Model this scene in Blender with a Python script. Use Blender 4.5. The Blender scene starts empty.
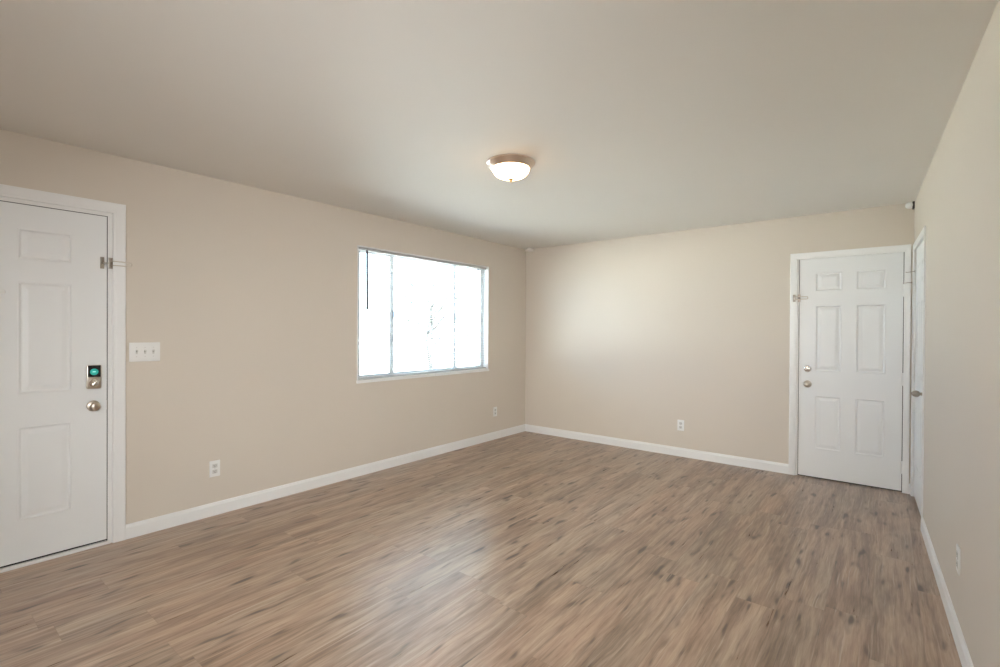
import bpy, bmesh, math, random
from mathutils import Vector, Matrix
random.seed(7)
PI = math.pi
scn = bpy.context.scene
col = scn.collection

# ------------------------------------------------------------------ camera
H = 2.44
CAM = Vector((3.8103, -5.3318, 1.3499))
yaw, pitch, roll = 0.67338, -0.00597, 0.00551
F = Vector((-math.sin(yaw)*math.cos(pitch), math.cos(yaw)*math.cos(pitch), math.sin(pitch)))
R0 = Vector((math.cos(yaw), math.sin(yaw), 0)); U0 = R0.cross(F)
R1 = R0*math.cos(roll) + U0*math.sin(roll)
U1 = U0*math.cos(roll) - R0*math.sin(roll)
cd = bpy.data.cameras.new('camera'); cam = bpy.data.objects.new('camera', cd); col.objects.link(cam)
cd.sensor_width = 36; cd.lens = 485.97*36/1000; cd.clip_start = .05; cd.clip_end = 400
m = Matrix.Identity(4)
for i in range(3):
    m[i][0] = R1[i]; m[i][1] = U1[i]; m[i][2] = -F[i]; m[i][3] = CAM[i]
cam.matrix_world = m
scn.camera = cam

# ------------------------------------------------------------------ world, light, exposure
w = bpy.data.worlds.new('overcast_sky'); scn.world = w; w.use_nodes = True
nt = w.node_tree; nt.nodes.clear()
wo = nt.nodes.new('ShaderNodeOutputWorld'); bg = nt.nodes.new('ShaderNodeBackground')
bg.inputs['Color'].default_value = (.58, .76, 1, 1); bg.inputs['Strength'].default_value = 12
nt.links.new(bg.outputs[0], wo.inputs[0])

def area(name, loc, rot, sx, sy, power, colr):
    l = bpy.data.lights.new(name, 'AREA'); l.shape = 'RECTANGLE'; l.size = sx; l.size_y = sy
    l.energy = power; l.color = colr
    o = bpy.data.objects.new(name, l); col.objects.link(o); o.location = loc; o.rotation_euler = rot
    return o
# unseen fill lamps added behind the camera to brighten the visible room
area('side_opening_daylight', (4.12, -6.2, 1.3), (0, math.radians(90), 0), 1.6, 1.2, 11, (.75, .88, 1))  # added fill from the right; no opening is built there
area('rear_ceiling_lamp', (2.6, -5.6, 2.40), (0, 0, 0), .8, .8, 29, (.97, 1, 1))  # added overhead fill; no fixture is modelled there
def aimed(name, loc, target, size, power, colr, spread):
    o = area(name, loc, (0, 0, 0), size, size, power, colr)
    o.rotation_euler = (Vector(target)-Vector(loc)).to_track_quat('-Z', 'Y').to_euler(); o.data.spread = math.radians(spread)
aimed('rear_window_daylight', (3.7, -6.1, 1.5), (.3, -1.6, .9), 1.2, 25, (.94, .96, .98), 80)  # added soft fill aimed at the left wall
aimed('rear_door_daylight', (2.6, -6.5, 1.5), (2.4, 0, .5), 1.2, 8, (1, .93, .85), 60)  # added soft fill aimed at the far wall
# high sun behind the house: it only reaches the ground beyond the window
sl = bpy.data.lights.new('sun', 'SUN'); sl.energy = 175; sl.angle = .01; sl.color = (.92, 1, 1)
so = bpy.data.objects.new('sun', sl); col.objects.link(so); so.rotation_euler = (0, math.radians(38), 0)

scn.view_settings.view_transform = 'Standard'
scn.view_settings.look = 'None'
scn.view_settings.exposure = 0.0
scn.view_settings.gamma = 1.0
scn.view_settings.use_curve_mapping = False
scn.cycles.max_bounces = 14
scn.cycles.diffuse_bounces = 8
scn.cycles.transparent_max_bounces = 16
scn.cycles.sample_clamp_indirect = 0

# ------------------------------------------------------------------ materials
def srgb(r, g, b):
    f = lambda c: (c/255/12.92) if c/255 <= .04045 else ((c/255+.055)/1.055)**2.4
    return (f(r), f(g), f(b), 1)

class N:
    def __init__(s, name):
        s.m = bpy.data.materials.new(name); s.m.use_nodes = True
        s.t = s.m.node_tree; s.t.nodes.clear()
        s.out = s.n('ShaderNodeOutputMaterial')
    def n(s, ty, **k):
        o = s.t.nodes.new(ty)
        for a, b in k.items(): setattr(o, a, b)
        return o
    def put(s, sock, v):
        if isinstance(v, bpy.types.NodeSocket): s.t.links.new(v, sock)
        else: sock.default_value = v
    def math(s, op, a, b=0., c=0., clamp=False):
        o = s.n('ShaderNodeMath', operation=op, use_clamp=clamp)
        for i, v in enumerate((a, b, c)): s.put(o.inputs[i], v)
        return o.outputs[0]
    def noise(s, vec, scale, detail=3., rough=.5, dist=0.):
        o = s.n('ShaderNodeTexNoise'); s.put(o.inputs['Vector'], vec)
        o.inputs['Scale'].default_value = scale; o.inputs['Detail'].default_value = detail
        o.inputs['Roughness'].default_value = rough; o.inputs['Distortion'].default_value = dist
        return o.outputs['Fac']
    def mix(s, f, a, b, mode='MIX'):
        o = s.n('ShaderNodeMix', data_type='RGBA', blend_type=mode)
        s.put(o.inputs[0], f); s.put(o.inputs[6], a); s.put(o.inputs[7], b)
        return o.outputs[2]
    def ramp(s, f, stops):
        o = s.n('ShaderNodeValToRGB'); s.put(o.inputs[0], f)
        e = o.color_ramp.elements
        while len(e) < len(stops): e.new(.5)
        for i, (p, c) in enumerate(stops): e[i].position = p; e[i].color = c
        return o.outputs[0]
    def maprange(s, v, a, b, c=0., d=1.):
        o = s.n('ShaderNodeMapRange'); s.put(o.inputs[0], v)
        for i, x in enumerate((a, b, c, d)): o.inputs[i+1].default_value = x
        return o.outputs[0]
    def comb(s, x, y, z=0.):
        o = s.n('ShaderNodeCombineXYZ')
        for i, v in enumerate((x, y, z)): s.put(o.inputs[i], v)
        return o.outputs[0]
    def bump(s, h, strength, dist):
        o = s.n('ShaderNodeBump'); s.put(o.inputs['Height'], h)
        o.inputs['Strength'].default_value = strength; o.inputs['Distance'].default_value = dist
        return o.outputs[0]
    def bsdf(s, color, rough=.5, metal=0., spec=.5, normal=None, emis=None, es=0.):
        b = s.n('ShaderNodeBsdfPrincipled')
        s.put(b.inputs['Base Color'], color); s.put(b.inputs['Roughness'], rough)
        b.inputs['Metallic'].default_value = metal; b.inputs['Specular IOR Level'].default_value = spec
        if normal is not None: s.t.links.new(normal, b.inputs['Normal'])
        if emis: b.inputs['Emission Color'].default_value = emis; b.inputs['Emission Strength'].default_value = es
        s.t.links.new(b.outputs[0], s.out.inputs[0]); return b
    def obj(s):
        o = s.n('ShaderNodeTexCoord'); return o.outputs['Object']
    def pos(s):
        return s.n('ShaderNodeNewGeometry').outputs['Position']

def paint(name, c, rough, bump_scale=0., strength=.05, dist=.0006, spec=.5, var=.02):
    k = N(name); p = k.pos()
    colr = k.mix(k.noise(p, 1.3, 2.), tuple(x*(1-var) for x in c[:3])+(1,), tuple(min(1, x*(1+var)) for x in c[:3])+(1,))
    nrm = k.bump(k.noise(p, bump_scale, 3.), strength, dist) if bump_scale else None
    k.bsdf(colr, rough, spec=spec, normal=nrm); return k.m

M = {}
M['wall'] = paint('beige_wall_paint', (.650, .588, .512, 1), .48, 260, .12, .0006, .22)
M['ceiling'] = paint('ceiling_paint', (.76, .74, .70, 1), .62, 180, .14, .0007, .3)
M['trim'] = paint('white_trim_paint', (.80, .80, .79, 1), .32, 0)
M['door'] = paint('white_door_paint', (.79, .80, .80, 1), .36, 0)
M['vinyl'] = paint('white_vinyl', (.64, .65, .65, 1), .4, 0)
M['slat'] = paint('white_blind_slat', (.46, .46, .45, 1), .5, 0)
M['plate'] = paint('white_plastic', (.80, .80, .78, 1), .3, 0)
M['sensor'] = paint('aged_white_plastic', (.80, .77, .71, 1), .4, 0)
M['slot'] = paint('dark_slot', (.06, .055, .05, 1), .6, 0)
M['toggle'] = paint('toggle_plastic', (.62, .61, .58, 1), .3, 0)
M['rubber'] = paint('black_rubber_seal', (.018, .018, .016, 1), .7, 0)  # near-black, paints the shade in the door gaps
M['greyrubber'] = paint('grey_rubber', (.25, .25, .24, 1), .6, 0)
M['wand'] = paint('grey_clear_plastic', (.07, .06, .06, 1), .35, 0)
def metal(name, c, rough):
    k = N(name); p = k.pos()
    k.bsdf(k.mix(k.noise(p, 220, 2.), c, tuple(x*.9 for x in c[:3])+(1,)), rough, 1.); return k.m
M['nickel'] = metal('satin_nickel', (.60, .54, .46, 1), .28)
M['darknickel'] = metal('aged_nickel', (.42, .38, .33, 1), .3)
M['brightnickel'] = metal('bright_nickel', (.74, .70, .64, 1), .22)
M['lampmetal'] = metal('brushed_nickel_lamp', (.82, .68, .57, 1), .30)
M['brass'] = metal('antique_brass', (.55, .40, .20, 1), .3)
k = N('black_gloss_plastic'); k.bsdf((.012, .012, .013, 1), .18); M['blackgloss'] = k.m
k = N('teal_keypad_light'); k.bsdf((.03, .40, .34, 1), .3, emis=(.03, .50, .40, 1), es=.28); M['teal'] = k.m
k = N('pale_keypad_mark'); k.bsdf((.6, .9, .85, 1), .3, emis=(.6, .9, .85, 1), es=.5); M['tealmark'] = k.m
k = N('frosted_lit_glass'); k.bsdf((.9, .88, .84, 1), .4, emis=(1, .70, .40, 1), es=12); M['bowl'] = k.m

k = N('clear_window_glass')
tr = k.n('ShaderNodeBsdfTransparent'); tr.inputs[0].default_value = (.93, .95, .94, 1)
gl = k.n('ShaderNodeBsdfGlossy'); gl.inputs['Roughness'].default_value = .02
fr = k.n('ShaderNodeFresnel'); fr.inputs[0].default_value = 1.45
mx = k.n('ShaderNodeMixShader'); bf = k.n('ShaderNodeNewGeometry').outputs['Backfacing']
k.t.links.new(k.math('MULTIPLY', fr.outputs[0], k.math('SUBTRACT', 1., bf)), mx.inputs[0])   # reflect only where light enters the pane
k.t.links.new(tr.outputs[0], mx.inputs[1]); k.t.links.new(gl.outputs[0], mx.inputs[2])
k.t.links.new(mx.outputs[0], k.out.inputs[0]); M['glass'] = k.m

# floor: oak-look vinyl planks running along Y
def floor_material():
    k = N('oak_vinyl_plank'); p = k.pos()
    sp = k.n('ShaderNodeSeparateXYZ'); k.put(sp.inputs[0], p)
    X, Y = sp.outputs[0], sp.outputs[1]
    PW, PL = .182, 1.22
    u = k.math('DIVIDE', k.math('ADD', X, .06), PW); iu = k.math('FLOOR', u); fu = k.math('FRACT', u)
    wn = k.n('ShaderNodeTexWhiteNoise', noise_dimensions='1D'); k.put(wn.inputs['W'], iu)
    v = k.math('ADD', k.math('DIVIDE', Y, PL), k.math('MULTIPLY', wn.outputs['Value'], 7.3))
    iv = k.math('FLOOR', v); fv = k.math('FRACT', v)
    w2 = k.n('ShaderNodeTexWhiteNoise', noise_dimensions='2D'); k.put(w2.inputs['Vector'], k.comb(iu, iv))
    sc = k.n('ShaderNodeSeparateColor'); k.put(sc.inputs[0], w2.outputs['Color'])
    r1, r2, r3 = sc.outputs[0], sc.outputs[1], sc.outputs[2]
    ox = k.math('MULTIPLY', r1, 37.); oy = k.math('MULTIPLY', r2, 53.)
    # warped plank coordinates
    wob = k.noise(k.comb(k.math('ADD', k.math('MULTIPLY', X, 5.), ox), k.math('ADD', k.math('MULTIPLY', Y, 1.5), oy)), 1., 2.)
    wx = k.math('ADD', X, k.math('MULTIPLY', k.math('SUBTRACT', wob, .5), .028))
    w_b = k.noise(k.comb(k.math('ADD', k.math('MULTIPLY', X, 16.), ox), k.math('ADD', k.math('MULTIPLY', Y, 6.), oy)), 1., 2.)
    wx = k.math('ADD', wx, k.math('MULTIPLY', k.math('SUBTRACT', w_b, .5), .013))
    def vec(sx, sy, o=0.):
        return k.comb(k.math('ADD', k.math('MULTIPLY', wx, sx), ox), k.math('ADD', k.math('MULTIPLY', Y, sy), oy), o)
    broad = k.noise(vec(11., .95), 1., 3., .55)
    grain = k.noise(vec(46., 2.5, 3.), 1., 4., .62)
    fine = k.noise(vec(180., 9., 9.), 1., 3., .6)
    rings = k.math('SINE', k.math('MULTIPLY', k.noise(vec(7., .55, 71.), 1., 1.5, .5), 85.))
    f = k.math('ADD', k.math('MULTIPLY', broad, .42), k.math('ADD', k.math('MULTIPLY', grain, .40), k.math('MULTIPLY', fine, .18)))
    f = k.math('ADD', f, k.math('MULTIPLY', k.math('SUBTRACT', r3, .5), .045))
    f = k.math('ADD', f, k.math('MULTIPLY', rings, .016))
    c = k.ramp(f, [(.33, srgb(104, 84, 68)), (.44, srgb(140, 117, 98)), (.52, srgb(164, 141, 121)), (.60, srgb(181, 160, 140)), (.70, srgb(198, 179, 160))])
    # slow pinkish / greyish drift
    tint = k.noise(vec(4., .7, 17.), 1., 2.)
    c = k.mix(k.maprange(tint, .42, .68), c, k.mix(1., c, (1.03, .95, .915, 1), 'MULTIPLY'))
    c = k.mix(k.maprange(tint, .50, .30, 0., .8), c, k.mix(1., c, (.93, .965, .985, 1), 'MULTIPLY'))
    # dark mineral streaks, soft knot halos and knots
    st = k.noise(vec(52., 2.8, 29.), 1., 2., .5)
    c = k.mix(k.maprange(st, .60, .76, 0., .6), c, srgb(88, 70, 57))
    kn = k.noise(vec(20., 4.3, 41.), 1., 1.2, .5)
    c = k.mix(k.maprange(kn, .58, .72, 0., .6), c, srgb(92, 74, 61))
    c = k.mix(k.maprange(kn, .66, .74, 0., .75), c, srgb(62, 50, 42))
    lt = k.noise(vec(85., 2.4, 61.), 1., 2., .5)
    c = k.mix(k.maprange(lt, .60, .76, 0., .5), c, srgb(206, 190, 172))
    # seams
    ex = k.math('MULTIPLY', k.math('MINIMUM', fu, k.math('SUBTRACT', 1., fu)), PW)
    ey = k.math('MULTIPLY', k.math('MINIMUM', fv, k.math('SUBTRACT', 1., fv)), PL)
    e = k.math('MINIMUM', ex, ey)
    c = k.mix(k.maprange(e, .0, .0020, .28, 0.), c, srgb(90, 72, 60))
    rough = k.maprange(grain, .3, .7, .27, .38)
    h = k.math('ADD', k.math('MULTIPLY', grain, .5), k.math('MULTIPLY', fine, .5))
    k.bsdf(c, rough, spec=1.0, normal=k.bump(h, .16, .0006))
    return k.m
M['floor'] = floor_material()
k = N('pale_concrete_ground'); k.bsdf(k.mix(k.noise(k.pos(), .6, 4.), (.42, .41, .38, 1), (.52, .50, .47, 1)), .9); M['ground'] = k.m
k = N('grey_bark'); k.bsdf(k.mix(k.noise(k.pos(), 6., 4.), (.030, .028, .026, 1), (.045, .040, .036, 1)), .9); M['bark'] = k.m
k = N('pale_leaves'); k.bsdf(k.mix(k.noise(k.pos(), 3., 2.), (.035, .040, .028, 1), (.05, .055, .04, 1)), .8); M['leaf'] = k.m
k = N('weathered_fence_wood'); k.bsdf(k.mix(k.noise(k.pos(), 4., 3.), (.035, .034, .032, 1), (.045, .043, .04, 1)), .85); M['fence'] = k.m

# ------------------------------------------------------------------ mesh helpers
def BM(): return bmesh.new()
def box(bm, x0, x1, y0, y1, z0, z1, bev=0.):
    b = bmesh.new(); bmesh.ops.create_cube(b, size=1)
    for v in b.verts:
        v.co = Vector(((x0+x1)/2+v.co.x*(x1-x0), (y0+y1)/2+v.co.y*(y1-y0), (z0+z1)/2+v.co.z*(z1-z0)))
    if bev: bmesh.ops.bevel(b, geom=b.edges[:], offset=bev, segments=2, profile=.5, affect='EDGES')
    t = bpy.data.meshes.new('t'); b.to_mesh(t); b.free(); bm.from_mesh(t); bpy.data.meshes.remove(t)
def lathe(bm, prof, seg=40, mat=Matrix.Identity(4), cap=True):
    """prof = [(r, h)] turned about local Z, then placed by mat"""
    rings = []
    for r, h in prof:
        if r < 1e-6: rings.append([bm.verts.new(mat @ Vector((0, 0, h)))])
        else: rings.append([bm.verts.new(mat @ Vector((r*math.cos(2*PI*i/seg), r*math.sin(2*PI*i/seg), h))) for i in range(seg)])
    for a, b in zip(rings, rings[1:]):
        for i in range(seg):
            j = (i+1) % seg
            if len(a) == 1 and len(b) == 1: continue
            if len(a) == 1: bm.faces.new((a[0], b[j], b[i]))
            elif len(b) == 1: bm.faces.new((a[i], a[j], b[0]))
            else: bm.faces.new((a[i], a[j], b[j], b[i]))
    if cap:
        for rg, rev in ((rings[0], True), (rings[-1], False)):
            if len(rg) > 2: bm.faces.new(rg[::-1] if rev else rg)
def tube(bm, pts, r, seg=12, closed=False):
    pts = [Vector(p) for p in pts]; n = len(pts); rings = []
    prev = None
    for i, p in enumerate(pts):
        if closed: d = (pts[(i+1) % n]-pts[i-1]).normalized()
        else: d = (pts[min(i+1, n-1)]-pts[max(i-1, 0)]).normalized()
        if prev is None: a = d.orthogonal().normalized()
        else: a = (prev - d*prev.dot(d)).normalized()
        prev = a; b = d.cross(a)
        rr = r[i] if isinstance(r, (list, tuple)) else r
        rings.append([bm.verts.new(p+(a*math.cos(2*PI*k/seg)+b*math.sin(2*PI*k/seg))*rr) for k in range(seg)])
    rng = range(n) if closed else range(n-1)
    for i in rng:
        A, B = rings[i], rings[(i+1) % n]
        for k in range(seg): bm.faces.new((A[k], A[(k+1) % seg], B[(k+1) % seg], B[k]))
    if not closed: bm.faces.new(rings[0][::-1]); bm.faces.new(rings[-1])
def obj(name, bm, mat, parent=None, smooth=False, autos=False):
    bmesh.ops.recalc_face_normals(bm, faces=bm.faces[:])
    me = bpy.data.meshes.new(name); bm.to_mesh(me); bm.free()
    me.materials.append(mat)
    if smooth:
        me.polygons.foreach_set('use_smooth', [True]*len(me.polygons))
        me.set_sharp_from_angle(angle=math.radians(38))
    o = bpy.data.objects.new(name, me); col.objects.link(o)
    if parent: o.parent = parent
    return o
def empty(name, loc=(0, 0, 0), rz=0., label=None, cat=None, group=None, kind=None):
    o = bpy.data.objects.new(name, None); col.objects.link(o); o.empty_display_size = .1
    o.location = loc; o.rotation_euler = (0, 0, rz); tag(o, label, cat, group, kind); return o
def tag(o, label=None, cat=None, group=None, kind=None):
    for a, b in (('label', label), ('category', cat), ('group', group), ('kind', kind)):
        if b: o[a] = b
    return o
def struct(o, label, cat): return tag(o, label, cat, kind='structure')

# wall frames: local X = right when facing the wall from the room, local -Y = into the room
W0, ANG = 3.977, .0350
RZL, RZF, RZR = PI/2, 0., -PI/2+math.atan(ANG)
def on_left(y, z=0): return (0, y, z)
def on_far(x, z=0): return (x, 0, z)
CR = math.cos(math.atan(ANG))
def on_right(s, z=0):            # s = distance from the far corner towards the camera
    return (W0+math.sin(math.atan(ANG))*s, -s*CR, z)
BACK = -6.9
WR_END = W0-ANG*BACK

# ------------------------------------------------------------------ room shell
def wall_holes(name, length0, length1, holes, loc, rz, thick=.12, floor_z=-.02):
    """wall in a local frame: X along, front face at Y=0, body behind it (+Y); holes = [(x0,x1,z0,z1)]"""
    xs = sorted({length0, length1} | {v for h in holes for v in h[:2]})
    zs = sorted({floor_z, H+.02} | {v for h in holes for v in h[2:]})
    inside = lambda x, z: any(h[0] < x < h[1] and h[2] < z < h[3] for h in holes)
    bm = BM(); cell = {}
    for i in range(len(xs)-1):
        for j in range(len(zs)-1):
            cell[i, j] = not inside((xs[i]+xs[i+1])/2, (zs[j]+zs[j+1])/2)
    vc = {}
    def V(x, y, z):
        kk = (round(x, 5), round(y, 5), round(z, 5))
        if kk not in vc: vc[kk] = bm.verts.new(kk)
        return vc[kk]
    for (i, j), s in cell.items():
        if not s: continue
        x0, x1, z0, z1 = xs[i], xs[i+1], zs[j], zs[j+1]
        bm.faces.new((V(x0, 0, z0), V(x1, 0, z0), V(x1, 0, z1), V(x0, 0, z1)))
        bm.faces.new((V(x0, thick, z0), V(x0, thick, z1), V(x1, thick, z1), V(x1, thick, z0)))
        for di, dj, q in ((-1, 0, ((x0, z0), (x0, z1))), (1, 0, ((x1, z0), (x1, z1))), (0, -1, ((x0, z0), (x1, z0))), (0, 1, ((x0, z1), (x1, z1)))):
            if not cell.get((i+di, j+dj), False):
                (a, b), (c, d) = q
                bm.faces.new((V(a, 0, b), V(c, 0, d), V(c, thick, d), V(a, thick, b)))
    o = obj(name, bm, M['wall']); o.location = loc; o.rotation_euler = (0, 0, rz); return o

# door openings
DL0, DL1, DLT = -5.428, -4.461, 2.073      # left wall, world y of the rough opening and its head
DF0, DF1, DFT = 3.143, 3.928, 2.050        # far wall, world x
DR0, DR1, DRT = .060, .896, 2.050          # right wall, distance from the corner
WY0, WY1, WZ0, WZ1 = -2.662, -.782, .872, 2.130

struct(wall_holes('wall_left', BACK-.12, .12, [(DL0, DL1, -.02, DLT), (WY0, WY1, WZ0, WZ1)], (0, 0, 0), RZL),
       'long beige left wall holding the wide window and the keypad door', 'wall')
struct(wall_holes('wall_far', .0, W0, [(DF0, DF1, -.02, DFT)], (0, 0, 0), RZF),
       'beige far wall with the white six-panel door at its right end', 'wall')
struct(wall_holes('wall_right', 0., -BACK+.05, [(DR0, DR1, -.02, DRT)], on_right(0), RZR),
       'beige right wall seen almost edge on beside the camera', 'wall')
bm = BM(); box(bm, -.12, WR_END+.2, BACK-.12, BACK, -.02, H+.02)
struct(obj('wall_back', bm, M['wall']), 'beige wall behind the camera', 'wall')
bm = BM(); box(bm, -.12, WR_END+.25, BACK-.12, .30, -.12, 0)
struct(obj('floor', bm, M['floor']), 'brown oak-look plank floor with dark knots', 'floor')
bm = BM(); box(bm, -.12, WR_END+.25, BACK-.12, .30, H, H+.12)
struct(obj('ceiling', bm, M['ceiling']), 'plain off-white painted ceiling', 'ceiling')

# baseboards: profile swept along a wall frame
def baseboard(name, x0, x1, loc, rz, label, m0=0., m1=0.):
    h, t = .093, .0125
    prof = [(0, 0), (-t, 0), (-t, h*.78), (-t*.72, h*.86), (-t*.5, h*.97), (-t*.25, h), (0, h)]
    bm = BM(); A = [bm.verts.new((x0+m0*-y, y, z)) for y, z in prof]; B = [bm.verts.new((x1-m1*-y, y, z)) for y, z in prof]
    n = len(prof)
    for i in range(n-1): bm.faces.new((A[i], B[i], B[i+1], A[i+1]))
    bm.faces.new((A[-1], B[-1], B[0], A[0])); bm.faces.new(A); bm.faces.new(B[::-1])
    o = obj(name, bm, M['trim']); o.location = loc; o.rotation_euler = (0, 0, rz); return struct(o, label, 'baseboard')
CASL, CASF, CASR = .065, .064, .066
baseboard('baseboard_left', -4.3985, 0, (0, 0, 0), RZL, 'white baseboard along the left wall under the window', 0, 1)
baseboard('baseboard_far', 0, 3.0835, (0, 0, 0), RZF, 'white baseboard along the far wall left of the door', 1, 0)
baseboard('baseboard_right', .935, 6.85, on_right(0), RZR, 'white baseboard along the right wall')
o = baseboard('baseboard_left', BACK+.02, -5.52, (0, 0, 0), RZL, 'white baseboard on the left wall beyond the keypad door')
o.name = 'baseboard_left_rear'
baseboard('baseboard_back', -WR_END+.05, -.05, (0, BACK, 0), PI, 'white baseboard on the wall behind the camera')

# ------------------------------------------------------------------ doors
def casing(name, w, top, cw, loc, rz, label, cwr=None, ds=1.):
    """mitred casing round an opening 0..w, head at top"""
    prof = [(0, 0), (0, -.0105), (.003, -.0125), (cw*.22, -.0128), (cw*.30, -.0145), (cw*.93, -.0170), (cw, -.0150), (cw, 0)]
    q = (cwr or cw)/cw; prof = [(a, d*ds) for a, d in prof]
    path = [((0, 0), (-1, 0)), ((0, top), (-1, 1)), ((w, top), (q, 1)), ((w, 0), (q, 0))]
    bm = BM(); rows = []
    for (x, z), (dx, dz) in path: rows.append([bm.verts.new((x+dx*a, d, z+dz*a)) for a, d in prof])
    n = len(prof)
    for A, B in zip(rows, rows[1:]):
        for i in range(n): bm.faces.new((A[i], A[(i+1) % n], B[(i+1) % n], B[i]))
    bm.faces.new(rows[0]); bm.faces.new(rows[-1][::-1])
    o = obj(name, bm, M['trim']); o.location = loc; o.rotation_euler = (0, 0, rz); struct(o, label, 'door casing')
    return o

def slab_mesh(w, z0, z1, cols, rows, th=.035, y=0.):
    """embossed slab; cols/rows = panel intervals; y = front face"""
    bm = BM()
    xs = sorted({0, w} | {v for c in cols for v in c}); zs = sorted({z0, z1} | {v for r in rows for v in r})
    for i in range(len(xs)-1):
        for j in range(len(zs)-1):
            x0, x1, a0, a1 = xs[i], xs[i+1], zs[j], zs[j+1]
            mid = ((x0+x1)/2, (a0+a1)/2)
            pan = any(c[0] < mid[0] < c[1] for c in cols) and any(r[0] < mid[1] < r[1] for r in rows)
            if not pan:
                bm.faces.new([bm.verts.new((p, y, q)) for p, q in ((x0, a0), (x1, a0), (x1, a1), (x0, a1))])
            else:
                prev = None
                for ins, d in ((0, 0), (.004, -.0014), (.009, -.0006), (.015, .0040), (.020, .0045), (.024, .0043), (.046, .0002), (.049, 0)):
                    ring = [bm.verts.new((p, y+d, q)) for p, q in ((x0+ins, a0+ins), (x1-ins, a0+ins), (x1-ins, a1-ins), (x0+ins, a1-ins))]
                    if prev:
                        for k in range(4): bm.faces.new((prev[k], prev[(k+1) % 4], ring[(k+1) % 4], ring[k]))
                    prev = ring
                bm.faces.new(prev)
    bmesh.ops.remove_doubles(bm, verts=bm.verts[:], dist=1e-5)
    # sides and back
    f = [(0, z0), (w, z0), (w, z1), (0, z1)]
    fr = [bm.verts.new((p, y, q)) for p, q in f]; bk = [bm.verts.new((p, y+th, q)) for p, q in f]
    for k in range(4): bm.faces.new((fr[k], bk[k], bk[(k+1) % 4], fr[(k+1) % 4]))
    bm.faces.new(bk[::-1])
    return bm

def jamb_parts(door, w, top, rough0, rough1, roughtop, zbot, sy=.006):
    """door lining, stop and seal around a slab 0..w; wall opening rough0..rough1"""
    g = .0045
    bm = BM()
    box(bm, rough0+.0005, -g, .001, .119, 0, top+g); box(bm, w+g, rough1-.0005, .001, .119, 0, top+g)
    box(bm, rough0+.0005, rough1-.0005, .001, .119, top+g, roughtop-.0005)
    # stops behind the slab
    box(bm, -g, .012, .052, .085, 0, top); box(bm, w-.012, w+g, .052, .085, 0, top); box(bm, -g, w+g, .052, .085, top-.012, top+g)
    obj('door_jamb', bm, M['trim'], door)
    bm = BM()
    box(bm, -g+.0002, -.0002, sy, .052, 0, top); box(bm, w+.0002, w+g-.0002, sy, .052, 0, top); box(bm, -g, w+g, sy, .052, top+.0002, top+g-.0002)  # dark strips paint the gap shade around the slab
    box(bm, 0, w, .014, .034, 0.001, zbot-.0005)  # dark filler for the shaded gap under the slab, blocks outside light
    obj('weather_seal', bm, M['rubber'], door)

def knob(name, parent, x, z, mat, y=0., egg=False, label=None, rose=.033, size=.027, ext=.062):
    T = Matrix.Translation((x, y, z)) @ Matrix.Rotation(PI/2, 4, 'X')     # local Z -> -Y
    bm = BM()
    prof = [(0, 0), (rose, 0), (rose, .003), (rose*.93, .006), (rose*.55, .0085), (.013, .011), (.0105, .016), (.0105, .026), (.014, .030)]
    n = 12
    for i in range(1, n):
        a = -PI/2+.5+(PI-.5)*i/n
        prof.append((size*math.cos(a)*1., .045+ (ext-.045)*math.sin(a)*(1.0 if a > 0 else .95)))
    prof.append((0, ext))
    lathe(bm, prof, 40, T, cap=False)
    # push-button recess ring on the face
    lathe(bm, [(.0085, ext-.002), (.0085, ext+.0015), (.006, ext+.002), (0, ext+.002)], 24, T, cap=False)
    o = obj(name, bm, mat, parent, smooth=True)
    if label: o['label'] = label
    return o

def hinge(parent, x, z, h=.10, side=1, stop=False, mat='trim'):
    bm = BM()
    T = Matrix.Translation((x, -.006, z-h/2))
    lathe(bm, [(0, -.004), (.004, -.003), (.0065, 0), (.0065, h), (.004, h+.003), (0, h+.004)], 16, T, cap=False)
    for i in range(1, 5): lathe(bm, [(.0069, h*i/5-.0006), (.0069, h*i/5+.0006)], 16, T)
    box(bm, x-.014, x+.014, -.0035, -.0006, z-h/2, z+h/2, .0008)
    o = obj('hinge', bm, M[mat], parent, smooth=True)
    if stop:
        b2 = BM(); zz = z+h/2+.008
        lathe(b2, [(.010, 0), (.010, .006)], 16, Matrix.Translation((x, -.006, zz)))
        tube(b2, [(x, -.010, zz+.003), (x+side*.020, -.028, zz+.003), (x+side*.046, -.032, zz+.003)], .0035)
        lathe(b2, [(0, 0), (.007, 0), (.008, .008), (0, .010)], 14, Matrix.Translation((x+side*.044, -.032, zz+.003)) @ Matrix.Rotation(PI/2*side, 4, 'Y'), cap=False)
        obj('hinge_stop', b2, M['darknickel'], o, smooth=True)
    return o

# --- left wall door (door_1): slab y -5.402..-4.4925
w1 = .914
d1 = empty('door_1', on_left(-4.4905-w1), RZL, 'white six-panel entry door with a keypad lock, cut off by the left edge', 'door', kind='structure')
C2 = (w1-(-4.4905+4.657)-.235, w1-(-4.4905+4.657)); C2 = (w1-.1655-.235, w1-.1655); C1 = (.1655, .1655+.235)
obj('door_slab', slab_mesh(w1, .032, 2.046, (C1, C2), ((.262, .793), (.976, 1.612), (1.735, 1.912)), y=.003), M['door'], d1)
jamb_parts(d1, w1, 2.046, DL0-(-4.4905-w1), DL1-(-4.4905-w1), DLT, .032)
bm = BM(); box(bm, -.02, w1+.0185, -.006, .10, 0, .020, .002); obj('threshold', bm, M['trim'], d1)
knob('door_knob', d1, w1-.066, .874, M['nickel'], .003, size=.0265, rose=.033, ext=.060)
kx, kz = w1-.0665, 1.0535
bm = BM(); box(bm, kx-.036, kx+.036, -.022, .003, kz-.073, kz+.073, .009)
kp = obj('keypad_lock', bm, M['nickel'], d1, smooth=True); kp['label'] = 'satin nickel lock housing with a black keypad window'
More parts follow.
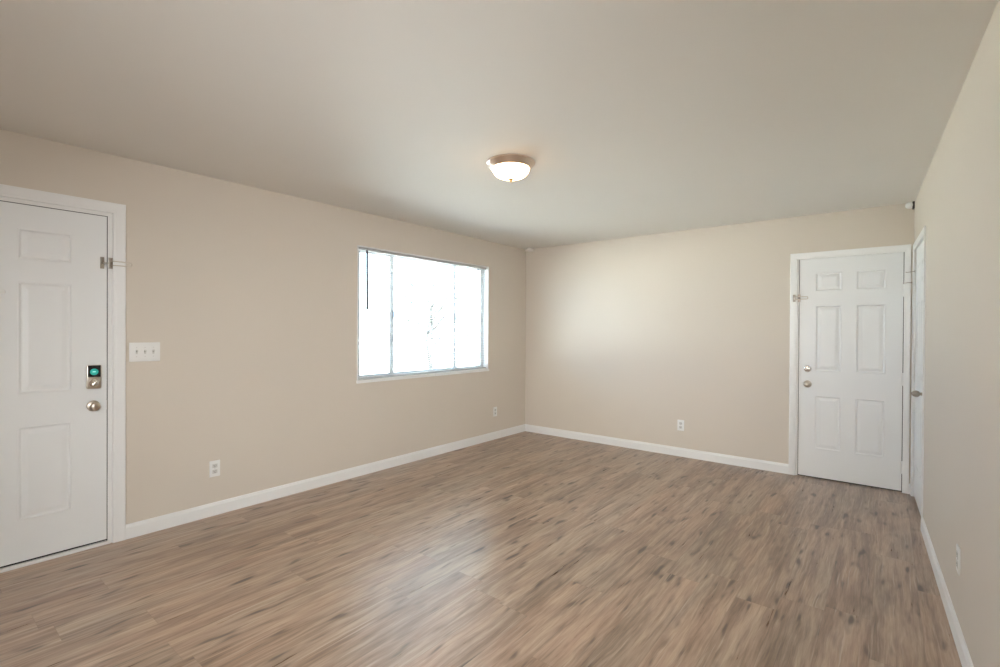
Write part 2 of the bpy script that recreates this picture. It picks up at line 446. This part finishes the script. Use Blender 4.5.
bm = BM(); box(bm, kx-.031, kx+.031, -.0255, -.0215, kz-.001, kz+.070, .0015); obj('keypad_window', bm, M['blackgloss'], kp)
T = Matrix.Translation((kx-.001, -.0255, kz+.031)) @ Matrix.Rotation(PI/2, 4, 'X')
bm = BM(); lathe(bm, [(.0202, 0), (.0202, .0012), (.020, .0018), (0, .0018)], 36, T, cap=False); bl = obj('keypad_light', bm, M['teal'], kp)
bm = BM(); box(bm, kx-.009, kx+.007, -.0285, -.0272, kz+.029, kz+.0335, .0004); obj('light_mark', bm, M['tealmark'], kp)
T = Matrix.Translation((kx, -.022, kz-.036)) @ Matrix.Rotation(PI/2, 4, 'X')
bm = BM(); lathe(bm, [(.024, 0), (.024, .004), (.021, .007), (.012, .008), (.0, .008)], 32, T, cap=False)
tb = Matrix.Translation((kx, -.036, kz-.036)) @ Matrix.Rotation(math.radians(35), 4, 'Y')
b = BM(); box(b, -.0045, .0045, -.012, .008, -.018, .018, .003); b.transform(tb)
t_ = bpy.data.meshes.new('t'); b.to_mesh(t_); b.free(); bm.from_mesh(t_); bpy.data.meshes.remove(t_)
obj('thumb_turn', bm, M['brightnickel'], kp, smooth=True)
T = Matrix.Translation((w1/2, .003, 1.549)) @ Matrix.Rotation(PI/2, 4, 'X')
bm = BM(); lathe(bm, [(.012, 0), (.012, .003), (.010, .005), (.006, .005), (.0055, .003), (0, .0025)], 24, T, cap=False); obj('peephole', bm, M['plate'], d1, smooth=True)
bm = BM(); box(bm, w1+.0002, w1+.0042, -.0015, .03, .845, .90); obj('strike_plate', bm, M['darknickel'], d1)
casing('trim_1', .9545, 2.071, CASL, on_left(-4.463-.9545), RZL, 'white casing around the keypad door on the left wall')
for z in (.25, 1.05, 1.80): hinge(d1, 0, z)

# --- far wall door (door_2)
x2, w2 = 3.159, .752
d2 = empty('door_2', on_far(x2), RZF, 'white six-panel door with knob and deadbolt in the far wall', 'door', kind='structure')
obj('door_slab', slab_mesh(w2, .011, 2.031, ((.125, .329), (.428, .640)), ((.270, .768), (.990, 1.600), (1.726, 1.900)), y=.003), M['door'], d2)
jamb_parts(d2, w2, 2.031, DF0-x2, DF1-x2, DFT, .011)
knob('door_knob', d2, .070, .868, M['nickel'], .003, ext=.064)
T = Matrix.Translation((.070, .003, 1.011)) @ Matrix.Rotation(PI/2, 4, 'X')
bm = BM(); lathe(bm, [(0, 0), (.031, 0), (.031, .004), (.027, .010), (.018, .013), (0, .013)], 36, T, cap=False)
db = obj('deadbolt', bm, M['brightnickel'], d2, smooth=True)
bm = BM(); box(bm, -.005, .005, -.030, -.009, -.018, .018, .003); bm.transform(Matrix.Translation((.070, 0, 1.011)) @ Matrix.Rotation(math.radians(40), 4, 'Y'))
obj('thumb_turn', bm, M['brightnickel'], db, smooth=True)
for i, z in enumerate((1.708, .957, .212)): hinge(d2, w2+.004, z, stop=(i == 0))
casing('trim_2', .7715, 2.031, CASF-.004, on_far(3.144), RZF, 'white casing around the far wall door', cwr=W0-.018-3.9155)

# --- right wall door (door_3)
s3, w3 = .076, .804
d3 = empty('door_3', on_right(s3), RZR, 'white door seen edge on in the right wall beside the far corner', 'door', kind='structure')
obj('door_slab', slab_mesh(w3, .012, 2.031, ((.13, .35), (.45, .67)), ((.270, .768), (.990, 1.600), (1.726, 1.900)), y=.010), M['door'], d3)
jamb_parts(d3, w3, 2.031, DR0-s3, DR1-s3, DRT, .012, .014)
knob('door_knob', d3, w3-.068, .920, M['darknickel'], .010, ext=.071, size=.0235)
for i, z in enumerate((1.80, 1.05, .30)): hinge(d3, -.003, z, side=-1, stop=False)
casing('trim_3', .812, 2.031, .050, on_right(.072), RZR, 'white casing around the door in the right wall', ds=.60)
bm = BM(); box(bm, W0-.0185, W0-.0015, -.017, -.0005, 0, .085, .001); struct(obj('baseboard_corner', bm, M['trim']), 'tiny white baseboard piece in the corner between the two doors', 'baseboard')

# ------------------------------------------------------------------ swing bar door guards
def door_guard(loc, rz, label, flip, open_):
    """origin on the casing face centre of the bracket; flip=+1: the door is to the local -X side"""
    g = empty('door_guard', loc, rz, label, 'door latch', 'swing bar door guards')
    s = flip
    bm = BM()
    box(bm, -.011, .011, -.003, 0, -.034, .034, .001)
    for zz in (-.026, 0, .026): lathe(bm, [(.0045, 0), (.004, .0018), (0, .0022)], 12, Matrix.Translation((0, -.003, zz)) @ Matrix.Rotation(PI/2, 4, 'X'), cap=False)
    for zz in (-.020, .020): lathe(bm, [(.0055, -.008), (.0055, .008)], 14, Matrix.Translation((-s*.004, -.010, zz)))
    box(bm, -.008, .004, -.012, -.002, -.010, .010, .001)
    obj('bracket', bm, M['darknickel'], g, smooth=True)
    # U shaped bar
    if open_: dirv = Vector((s*.93, -.36, -.04)).normalized()
    else: dirv = Vector((-s*.995, -.10, 0)).normalized()
    L = .108; pts = []
    base = Vector((-s*.004, -.010, 0))
    up = Vector((0, 0, 1))
    for t in (0, .25, .5, .75, 1): pts.append(base+dirv*L*t*.9+up*(.0135-.002*t)+Vector((0, -.004*math.sin(PI*t), 0)))
    for a in range(1, 8):
        an = PI/2-PI*a/8; pts.append(base+dirv*(L*.9+.0115*math.cos(an))+up*(.0115*math.sin(an)))
    for t in (1, .75, .5, .25, 0): pts.append(base+dirv*L*t*.9-up*(.0135-.002*t)+Vector((0, -.004*math.sin(PI*t), 0)))
    bm = BM(); tube(bm, pts, .0030, 12); obj('swing_bar', bm, M['nickel'], g, smooth=True)
    # ball plate on the door
    bx = -s*.038
    bm = BM(); box(bm, bx-.010, bx+.010, .0125, .0165, -.036, .036, .001); pl = obj('ball_plate', bm, M['darknickel'], g)
    bm = BM(); T = Matrix.Translation((bx, .0125, 0)) @ Matrix.Rotation(PI/2, 4, 'X')
    prof = [(.005, 0), (.0045, .010)] + [(.0085*math.cos(a), .020+.0085*math.sin(a)) for a in [(-1+.25*i)*1.15 for i in range(9)]] + [(0, .0285)]
    lathe(bm, prof, 20, T, cap=False)
    lathe(bm, [(.0028, 0), (.0028, .03)], 10, Matrix.Translation((bx, .006, 0)) @ Matrix.Rotation(s*PI/2, 4, 'Y'))
    obj('ball_stud', bm, M['darknickel'], pl, smooth=True)
    return g
door_guard((.0135, -4.476, 1.757), RZL, 'nickel swing bar guard standing open beside the keypad door, reaching over its casing', 1, True)
door_guard((3.118, -.0135, 1.670), RZF, 'small nickel swing bar guard closed across the left edge of the far door', -1, False)

# door hook on the right wall door casing, next to the top hinge
g = empty('door_hook', (W0+.004, -.118, 1.852), RZR, 'small metal hook latch high in the corner, between the far door and the edge-on door', 'door latch')
bm = BM(); box(bm, -.010, .010, -.003, 0, -.010, .010, .001); obj('base_plate', bm, M['darknickel'], g)
bm = BM(); tube(bm, [(0, -.003, 0), (-.002, -.012, 0), (-.012, -.022, -.001), (-.035, -.036, -.001), (-.052, -.050, 0), (-.056, -.056, .004)], .0028, 10); obj('hook', bm, M['darknickel'], g, smooth=True)
bm = BM(); box(bm, .001, .009, -.006, -.001, -.066, -.014, .001); obj('white_leaf', bm, M['plate'], g)

# ------------------------------------------------------------------ switch plate and outlets
sw = empty('light_switch', on_left(-4.2925, 1.1975), RZL, 'white three-toggle switch plate beside the keypad door', 'light switch')
bm = BM(); box(bm, -.085, .085, -.006, 0, -.062, .062, .0025); obj('cover_plate', bm, M['plate'], sw, smooth=True)
for x in (-.046, 0, .046):
    bm = BM(); box(bm, x-.0055, x+.0055, -.0066, -.0055, -.013, .013); sl = obj('toggle_slot', bm, M['toggle'], sw)
    bm = BM(); box(bm, -.0045, .0045, -.018, 0, -.0055, .0055, .0015); bm.transform(Matrix.Translation((x, -.004, .002)) @ Matrix.Rotation(math.radians(-28), 4, 'X'))
    obj('toggle', bm, M['toggle'], sw)
    for z in (-.030, .030):
        bm = BM(); lathe(bm, [(.003, 0), (.0026, .0012), (0, .0014)], 12, Matrix.Translation((x, -.006, z)) @ Matrix.Rotation(PI/2, 4, 'X'), cap=False)
        obj('screw', bm, M['toggle'], sw)

def make_outlet(loc, rz, label):
    o = empty('wall_outlet', loc, rz, label, 'wall outlet', 'duplex wall outlets')
    bm = BM(); box(bm, -.036, .036, -.006, 0, -.058, .058, .0025); obj('cover_plate', bm, M['plate'], o, smooth=True)
    for z in (-.0205, .0205):
        bm = BM(); box(bm, -.0165, .0165, -.0078, -.005, z-.014, z+.014, .0012); r = obj('receptacle', bm, M['toggle'], o)
        bm = BM(); box(bm, -.0078, -.0052, -.0081, -.0076, z-.002, z+.008); box(bm, .0052, .0076, -.0081, -.0076, z-.0005, z+.0075)
        lathe(bm, [(.0028, 0), (.0028, .0005)], 10, Matrix.Translation((0, -.0076, z-.0078)) @ Matrix.Rotation(PI/2, 4, 'X')); obj('slot', bm, M['slot'], r)
    bm = BM(); lathe(bm, [(.0032, 0), (.0028, .0012), (0, .0014)], 12, Matrix.Translation((0, -.006, 0)) @ Matrix.Rotation(PI/2, 4, 'X'), cap=False); obj('screw', bm, M['toggle'], o)
    return o
ol = make_outlet(on_left(-3.868, .338), RZL, 'white duplex outlet low on the left wall between the keypad door and the window')
def copy_tree(o, parent=None):
    c = o.copy(); col.objects.link(c); c.parent = parent
    for ch in list(o.children): copy_tree(ch, c)
    return c
for loc, rz, lab in ((on_left(-.648, .342), RZL, 'white duplex outlet low on the left wall below the right end of the window'),
                     (on_far(2.068, .336), RZF, 'white duplex outlet low on the far wall above its baseboard'),
                     (on_right(2.43, .362), RZR, 'white duplex outlet seen edge on low on the right wall')):
    c = copy_tree(ol); c.location = loc; c.rotation_euler = (0, 0, rz); c['label'] = lab

# ------------------------------------------------------------------ window_1
wl, wh = WY1-WY0, WZ1-WZ0
win = empty('window_1', on_left(WY0, WZ0), RZL, 'wide three-lite white sliding window in the left wall', 'window', kind='structure')
e = .0008
bm = BM()   # painted liner of the opening
t = .012
box(bm, e, t, -.003, .115, e, wh-e); box(bm, wl-t, wl-e, -.003, .115, e, wh-e)
box(bm, e, wl-e, -.001, .115, wh-t, wh-e)
obj('window_liner', bm, M['trim'], win)
bm = BM(); box(bm, -.006, wl+.006, -.012, -.0006, -.016, .012, .002); box(bm, e, wl-e, -.002, .115, e, .014, .001); obj('window_sill', bm, M['trim'], win)
bm = BM()   # outer vinyl frame
ya, yb = .070, .112; fw = .020
box(bm, t, t+fw, ya, yb, .014, wh-t); box(bm, wl-t-fw, wl-t, ya, yb, .014, wh-t)
box(bm, t, wl-t, ya, yb, .014, .014+fw); box(bm, t, wl-t, ya, yb, wh-t-fw, wh-t)
fr = obj('window_frame', bm, M['vinyl'], win)
def sash(x0, x1, y0, y1, sw_, latch=None, rw_=.020):
    bm = BM(); a, b = .014+fw, wh-t-fw
    box(bm, x0, x0+sw_, y0, y1, a, b, .002); box(bm, x1-sw_, x1, y0, y1, a, b, .002)
    box(bm, x0+sw_, x1-sw_, y0, y1, a, a+rw_, .002); box(bm, x0+sw_, x1-sw_, y0, y1, b-rw_, b, .002)
    s = obj('sash', bm, M['vinyl'], win)
    ym = (y0+y1)/2
    bm = BM(); box(bm, x0+sw_-.004, x1-sw_+.004, ym-.002, ym+.002, a+rw_-.004, b-rw_+.004); obj('glass_pane', bm, M['glass'], s)
    if latch:
        bm = BM(); box(bm, latch-.008, latch+.008, y0-.012, y0, wh*.47, wh*.53, .003); obj('sash_latch', bm, M['greyrubber'], s)
    return s
lm1, lm2 = .462-.02, 1.367-.02
sash(t+fw, lm1+.045, .074, .090, .052, latch=lm1+.03)
sash(lm1+.005, lm2+.035, .0925, .108, .026)
sash(lm2, wl-t-fw, .074, .090, .034, latch=lm2+.02)

# mini blind inside the reveal
bl = empty('window_blind', (-.018, WY0, WZ0), RZL, 'white horizontal mini blind with open slats hanging in the wide window', 'window blind')
bx0, bx1 = t+.006, wl-t-.006
bm = BM(); box(bm, bx0, bx1, .000, .027, wh-t-.026, wh-t-.002, .002); obj('headrail', bm, M['slat'], bl)
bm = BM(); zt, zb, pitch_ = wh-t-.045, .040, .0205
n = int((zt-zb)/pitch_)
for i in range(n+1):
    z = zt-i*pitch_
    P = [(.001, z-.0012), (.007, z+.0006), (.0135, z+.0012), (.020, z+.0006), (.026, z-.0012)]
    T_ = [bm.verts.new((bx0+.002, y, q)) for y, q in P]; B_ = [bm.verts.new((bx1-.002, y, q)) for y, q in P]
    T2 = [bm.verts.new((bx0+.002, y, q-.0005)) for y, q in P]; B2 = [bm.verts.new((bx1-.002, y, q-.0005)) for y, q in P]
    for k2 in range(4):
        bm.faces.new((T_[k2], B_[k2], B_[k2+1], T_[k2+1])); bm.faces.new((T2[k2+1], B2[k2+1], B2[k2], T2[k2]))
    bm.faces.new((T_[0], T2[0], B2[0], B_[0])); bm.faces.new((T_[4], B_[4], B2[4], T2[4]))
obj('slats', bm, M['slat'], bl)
bm = BM(); box(bm, bx0+.001, bx1-.001, .001, .026, .0165, .0345, .003); obj('bottom_rail', bm, M['slat'], bl)
for x in (.16, .55, wl/2, wl-.55, wl-.16):
    bm = BM()
    for y in (.0004, .0266): tube(bm, [(x, y, .034), (x, y, wh-t-.03)], .0006, 6)
    obj('ladder_cord', bm, M['slat'], bl)
bm = BM(); x = .115; tube(bm, [(x, -.005, wh-t-.024), (x, -.008, wh-t-.04), (x, -.014, wh-t-.56)], .0105, 10); lathe(bm, [(0, -.02), (.0125, -.018), (.0118, .01), (0, .012)], 10, Matrix.Translation((x, -.014, wh-t-.56)), cap=False)
o = obj('tilt_wand', bm, M['wand'], bl, smooth=True)
bm = BM(); x = wl-.185; tube(bm, [(x, -.003, wh-t-.028), (x, -.005, wh-t-.70)], .0018, 6); tube(bm, [(x+.008, -.003, wh-t-.028), (x+.008, -.005, wh-t-.70)], .0018, 6)
lathe(bm, [(0, 0), (.007, .002), (.004, .035), (0, .037)], 12, Matrix.Translation((x+.004, -.005, wh-t-.735)), cap=False); obj('lift_cord', bm, M['wand'], bl)

# ------------------------------------------------------------------ ceiling light
L0 = Vector((1.893, -2.825, H)); LS = Matrix.Scale(.93, 4)
cl = empty('ceiling_light', L0, 0, 'round flush ceiling light with frosted glowing bowl and nickel pan', 'ceiling light')
bm = BM()
lathe(bm, [(0, 0), (.166, 0), (.168, -.004), (.168, -.010), (.160, -.016), (.156, -.024), (.149, -.030), (.143, -.042), (.137, -.046), (.130, -.046), (.126, -.040), (0, -.040)], 72, LS, cap=False)
obj('lamp_pan', bm, M['lampmetal'], cl, smooth=True)
bm = BM(); prof = [(.0, -.041), (.124, -.041), (.128, -.046)]
for i in range(0, 15):
    a = (PI/2)*i/15; prof.append((.128*math.cos(a)**.80, -.048-.066*math.sin(a)))
prof.append((0, -.114))
lathe(bm, prof, 64, LS, cap=False); obj('glass_bowl', bm, M['bowl'], cl, smooth=True)
bm = BM(); lathe(bm, [(0, -.110), (.018, -.113), (.0195, -.118), (.014, -.123), (.008, -.127), (.0085, -.132), (.005, -.139), (0, -.141)], 24, LS, cap=False); obj('finial', bm, M['brass'], cl, smooth=True)

# ------------------------------------------------------------------ corner sensors
s = empty('ceiling_sensor', (.105, -.075, H), 0, 'small pale round fixture on the ceiling in the far left corner', 'sensor')
bm = BM(); lathe(bm, [(0, 0), (.030, 0), (.030, -.022), (0, -.022)], 32, cap=False); obj('mount', bm, M['sensor'], s, smooth=True)
bm = BM(); lathe(bm, [(0, -.022), (.056, -.022), (.061, -.026), (.061, -.034), (.050, -.044), (0, -.047)], 40, cap=False); obj('sensor_cap', bm, M['sensor'], s, smooth=True)
s = empty('motion_sensor', (W0-.034, -.045, 2.409), 0, 'small white rounded motion sensor up in the far right corner above the doors', 'sensor')
bm = BM(); lathe(bm, [(0, -.027)]+[(.027*math.cos(a)**.7, .026*math.sin(a)) for a in [(-PI/2)+PI*i/14 for i in range(1, 14)]]+[(0, .026)], 32, Matrix.Rotation(math.radians(90), 4, 'X') @ Matrix.Rotation(math.radians(-15), 4, 'Y'), cap=False)
obj('sensor_body', bm, M['plate'], s, smooth=True)
bm = BM(); box(bm, .019, .0335, -.018, .044, -.029, .029, .003); obj('wall_bracket', bm, M['slot'], s)

# ------------------------------------------------------------------ outdoors beyond the window
bm = BM(); box(bm, -90, -.13, -60, 60, -.6, -.45); o = obj('ground', bm, M['ground']); struct(o, 'pale sunlit ground outside the window', 'ground')
def ray(px, py, dist):
    d = F+R1*((px-500)/485.97)-U1*((py-333.5)/485.97)
    return CAM+d*dist
def tree(px, dist, h, label, seed):
    rnd = random.Random(seed)
    b0 = ray(px, 340, dist); tr = empty('tree', (b0.x, b0.y, -.45), 0, label, 'tree')
    bm = BM(); pts = [Vector((.06*math.sin(i*1.3), .05*math.cos(i), h*.75*i/6)) for i in range(7)]
    tube(bm, pts, [.14-.016*i for i in range(7)], 10)
    for i in range(9):
        a = rnd.uniform(0, 2*PI); z = h*(.35+.045*i); b = Vector((.05, 0, z)); l = rnd.uniform(.6, 1.2)
        tube(bm, [b, b+Vector((math.cos(a)*l*.5, math.sin(a)*l*.5, l*.5)), b+Vector((math.cos(a)*l, math.sin(a)*l, l*1.1))], [.04, .028, .012], 6)
    obj('trunk', bm, M['bark'], tr)
    bm = BM()
    for i in range(420):
        c = Vector((rnd.gauss(0, .75), rnd.gauss(0, .75), h*.72+rnd.gauss(0, .6)))
        n = Vector((rnd.gauss(0, 1), rnd.gauss(0, 1), rnd.gauss(0, 1))).normalized(); a = n.orthogonal().normalized(); b = n.cross(a); s_ = rnd.uniform(.05, .09)
        bm.faces.new([bm.verts.new(c+a*s_), bm.verts.new(c+b*s_*.5), bm.verts.new(c-a*s_), bm.verts.new(c-b*s_*.5)])
    obj('foliage', bm, M['leaf'], tr)
tree(431, 15, 3.6, 'thin tree outside, washed out by daylight behind the window', 3)
# low rail fence outside, seen faintly at the bottom of the window
f0 = ray(437, 366, 13)
fe = empty('rail_fence', (f0.x, f0.y, -.45), RZL, 'low pale rail fence outside, faint at the bottom of the window', 'fence')
for i in range(4):
    bm = BM(); box(bm, -.2+i*.9, -.12+i*.9, -.04, .04, 0, .95, .01); obj('fence_post', bm, M['fence'], fe)
for z in (.45, .82):
    bm = BM(); box(bm, -.2, 2.6, -.055, -.042, z, z+.08, .005); obj('fence_rail', bm, M['fence'], fe)
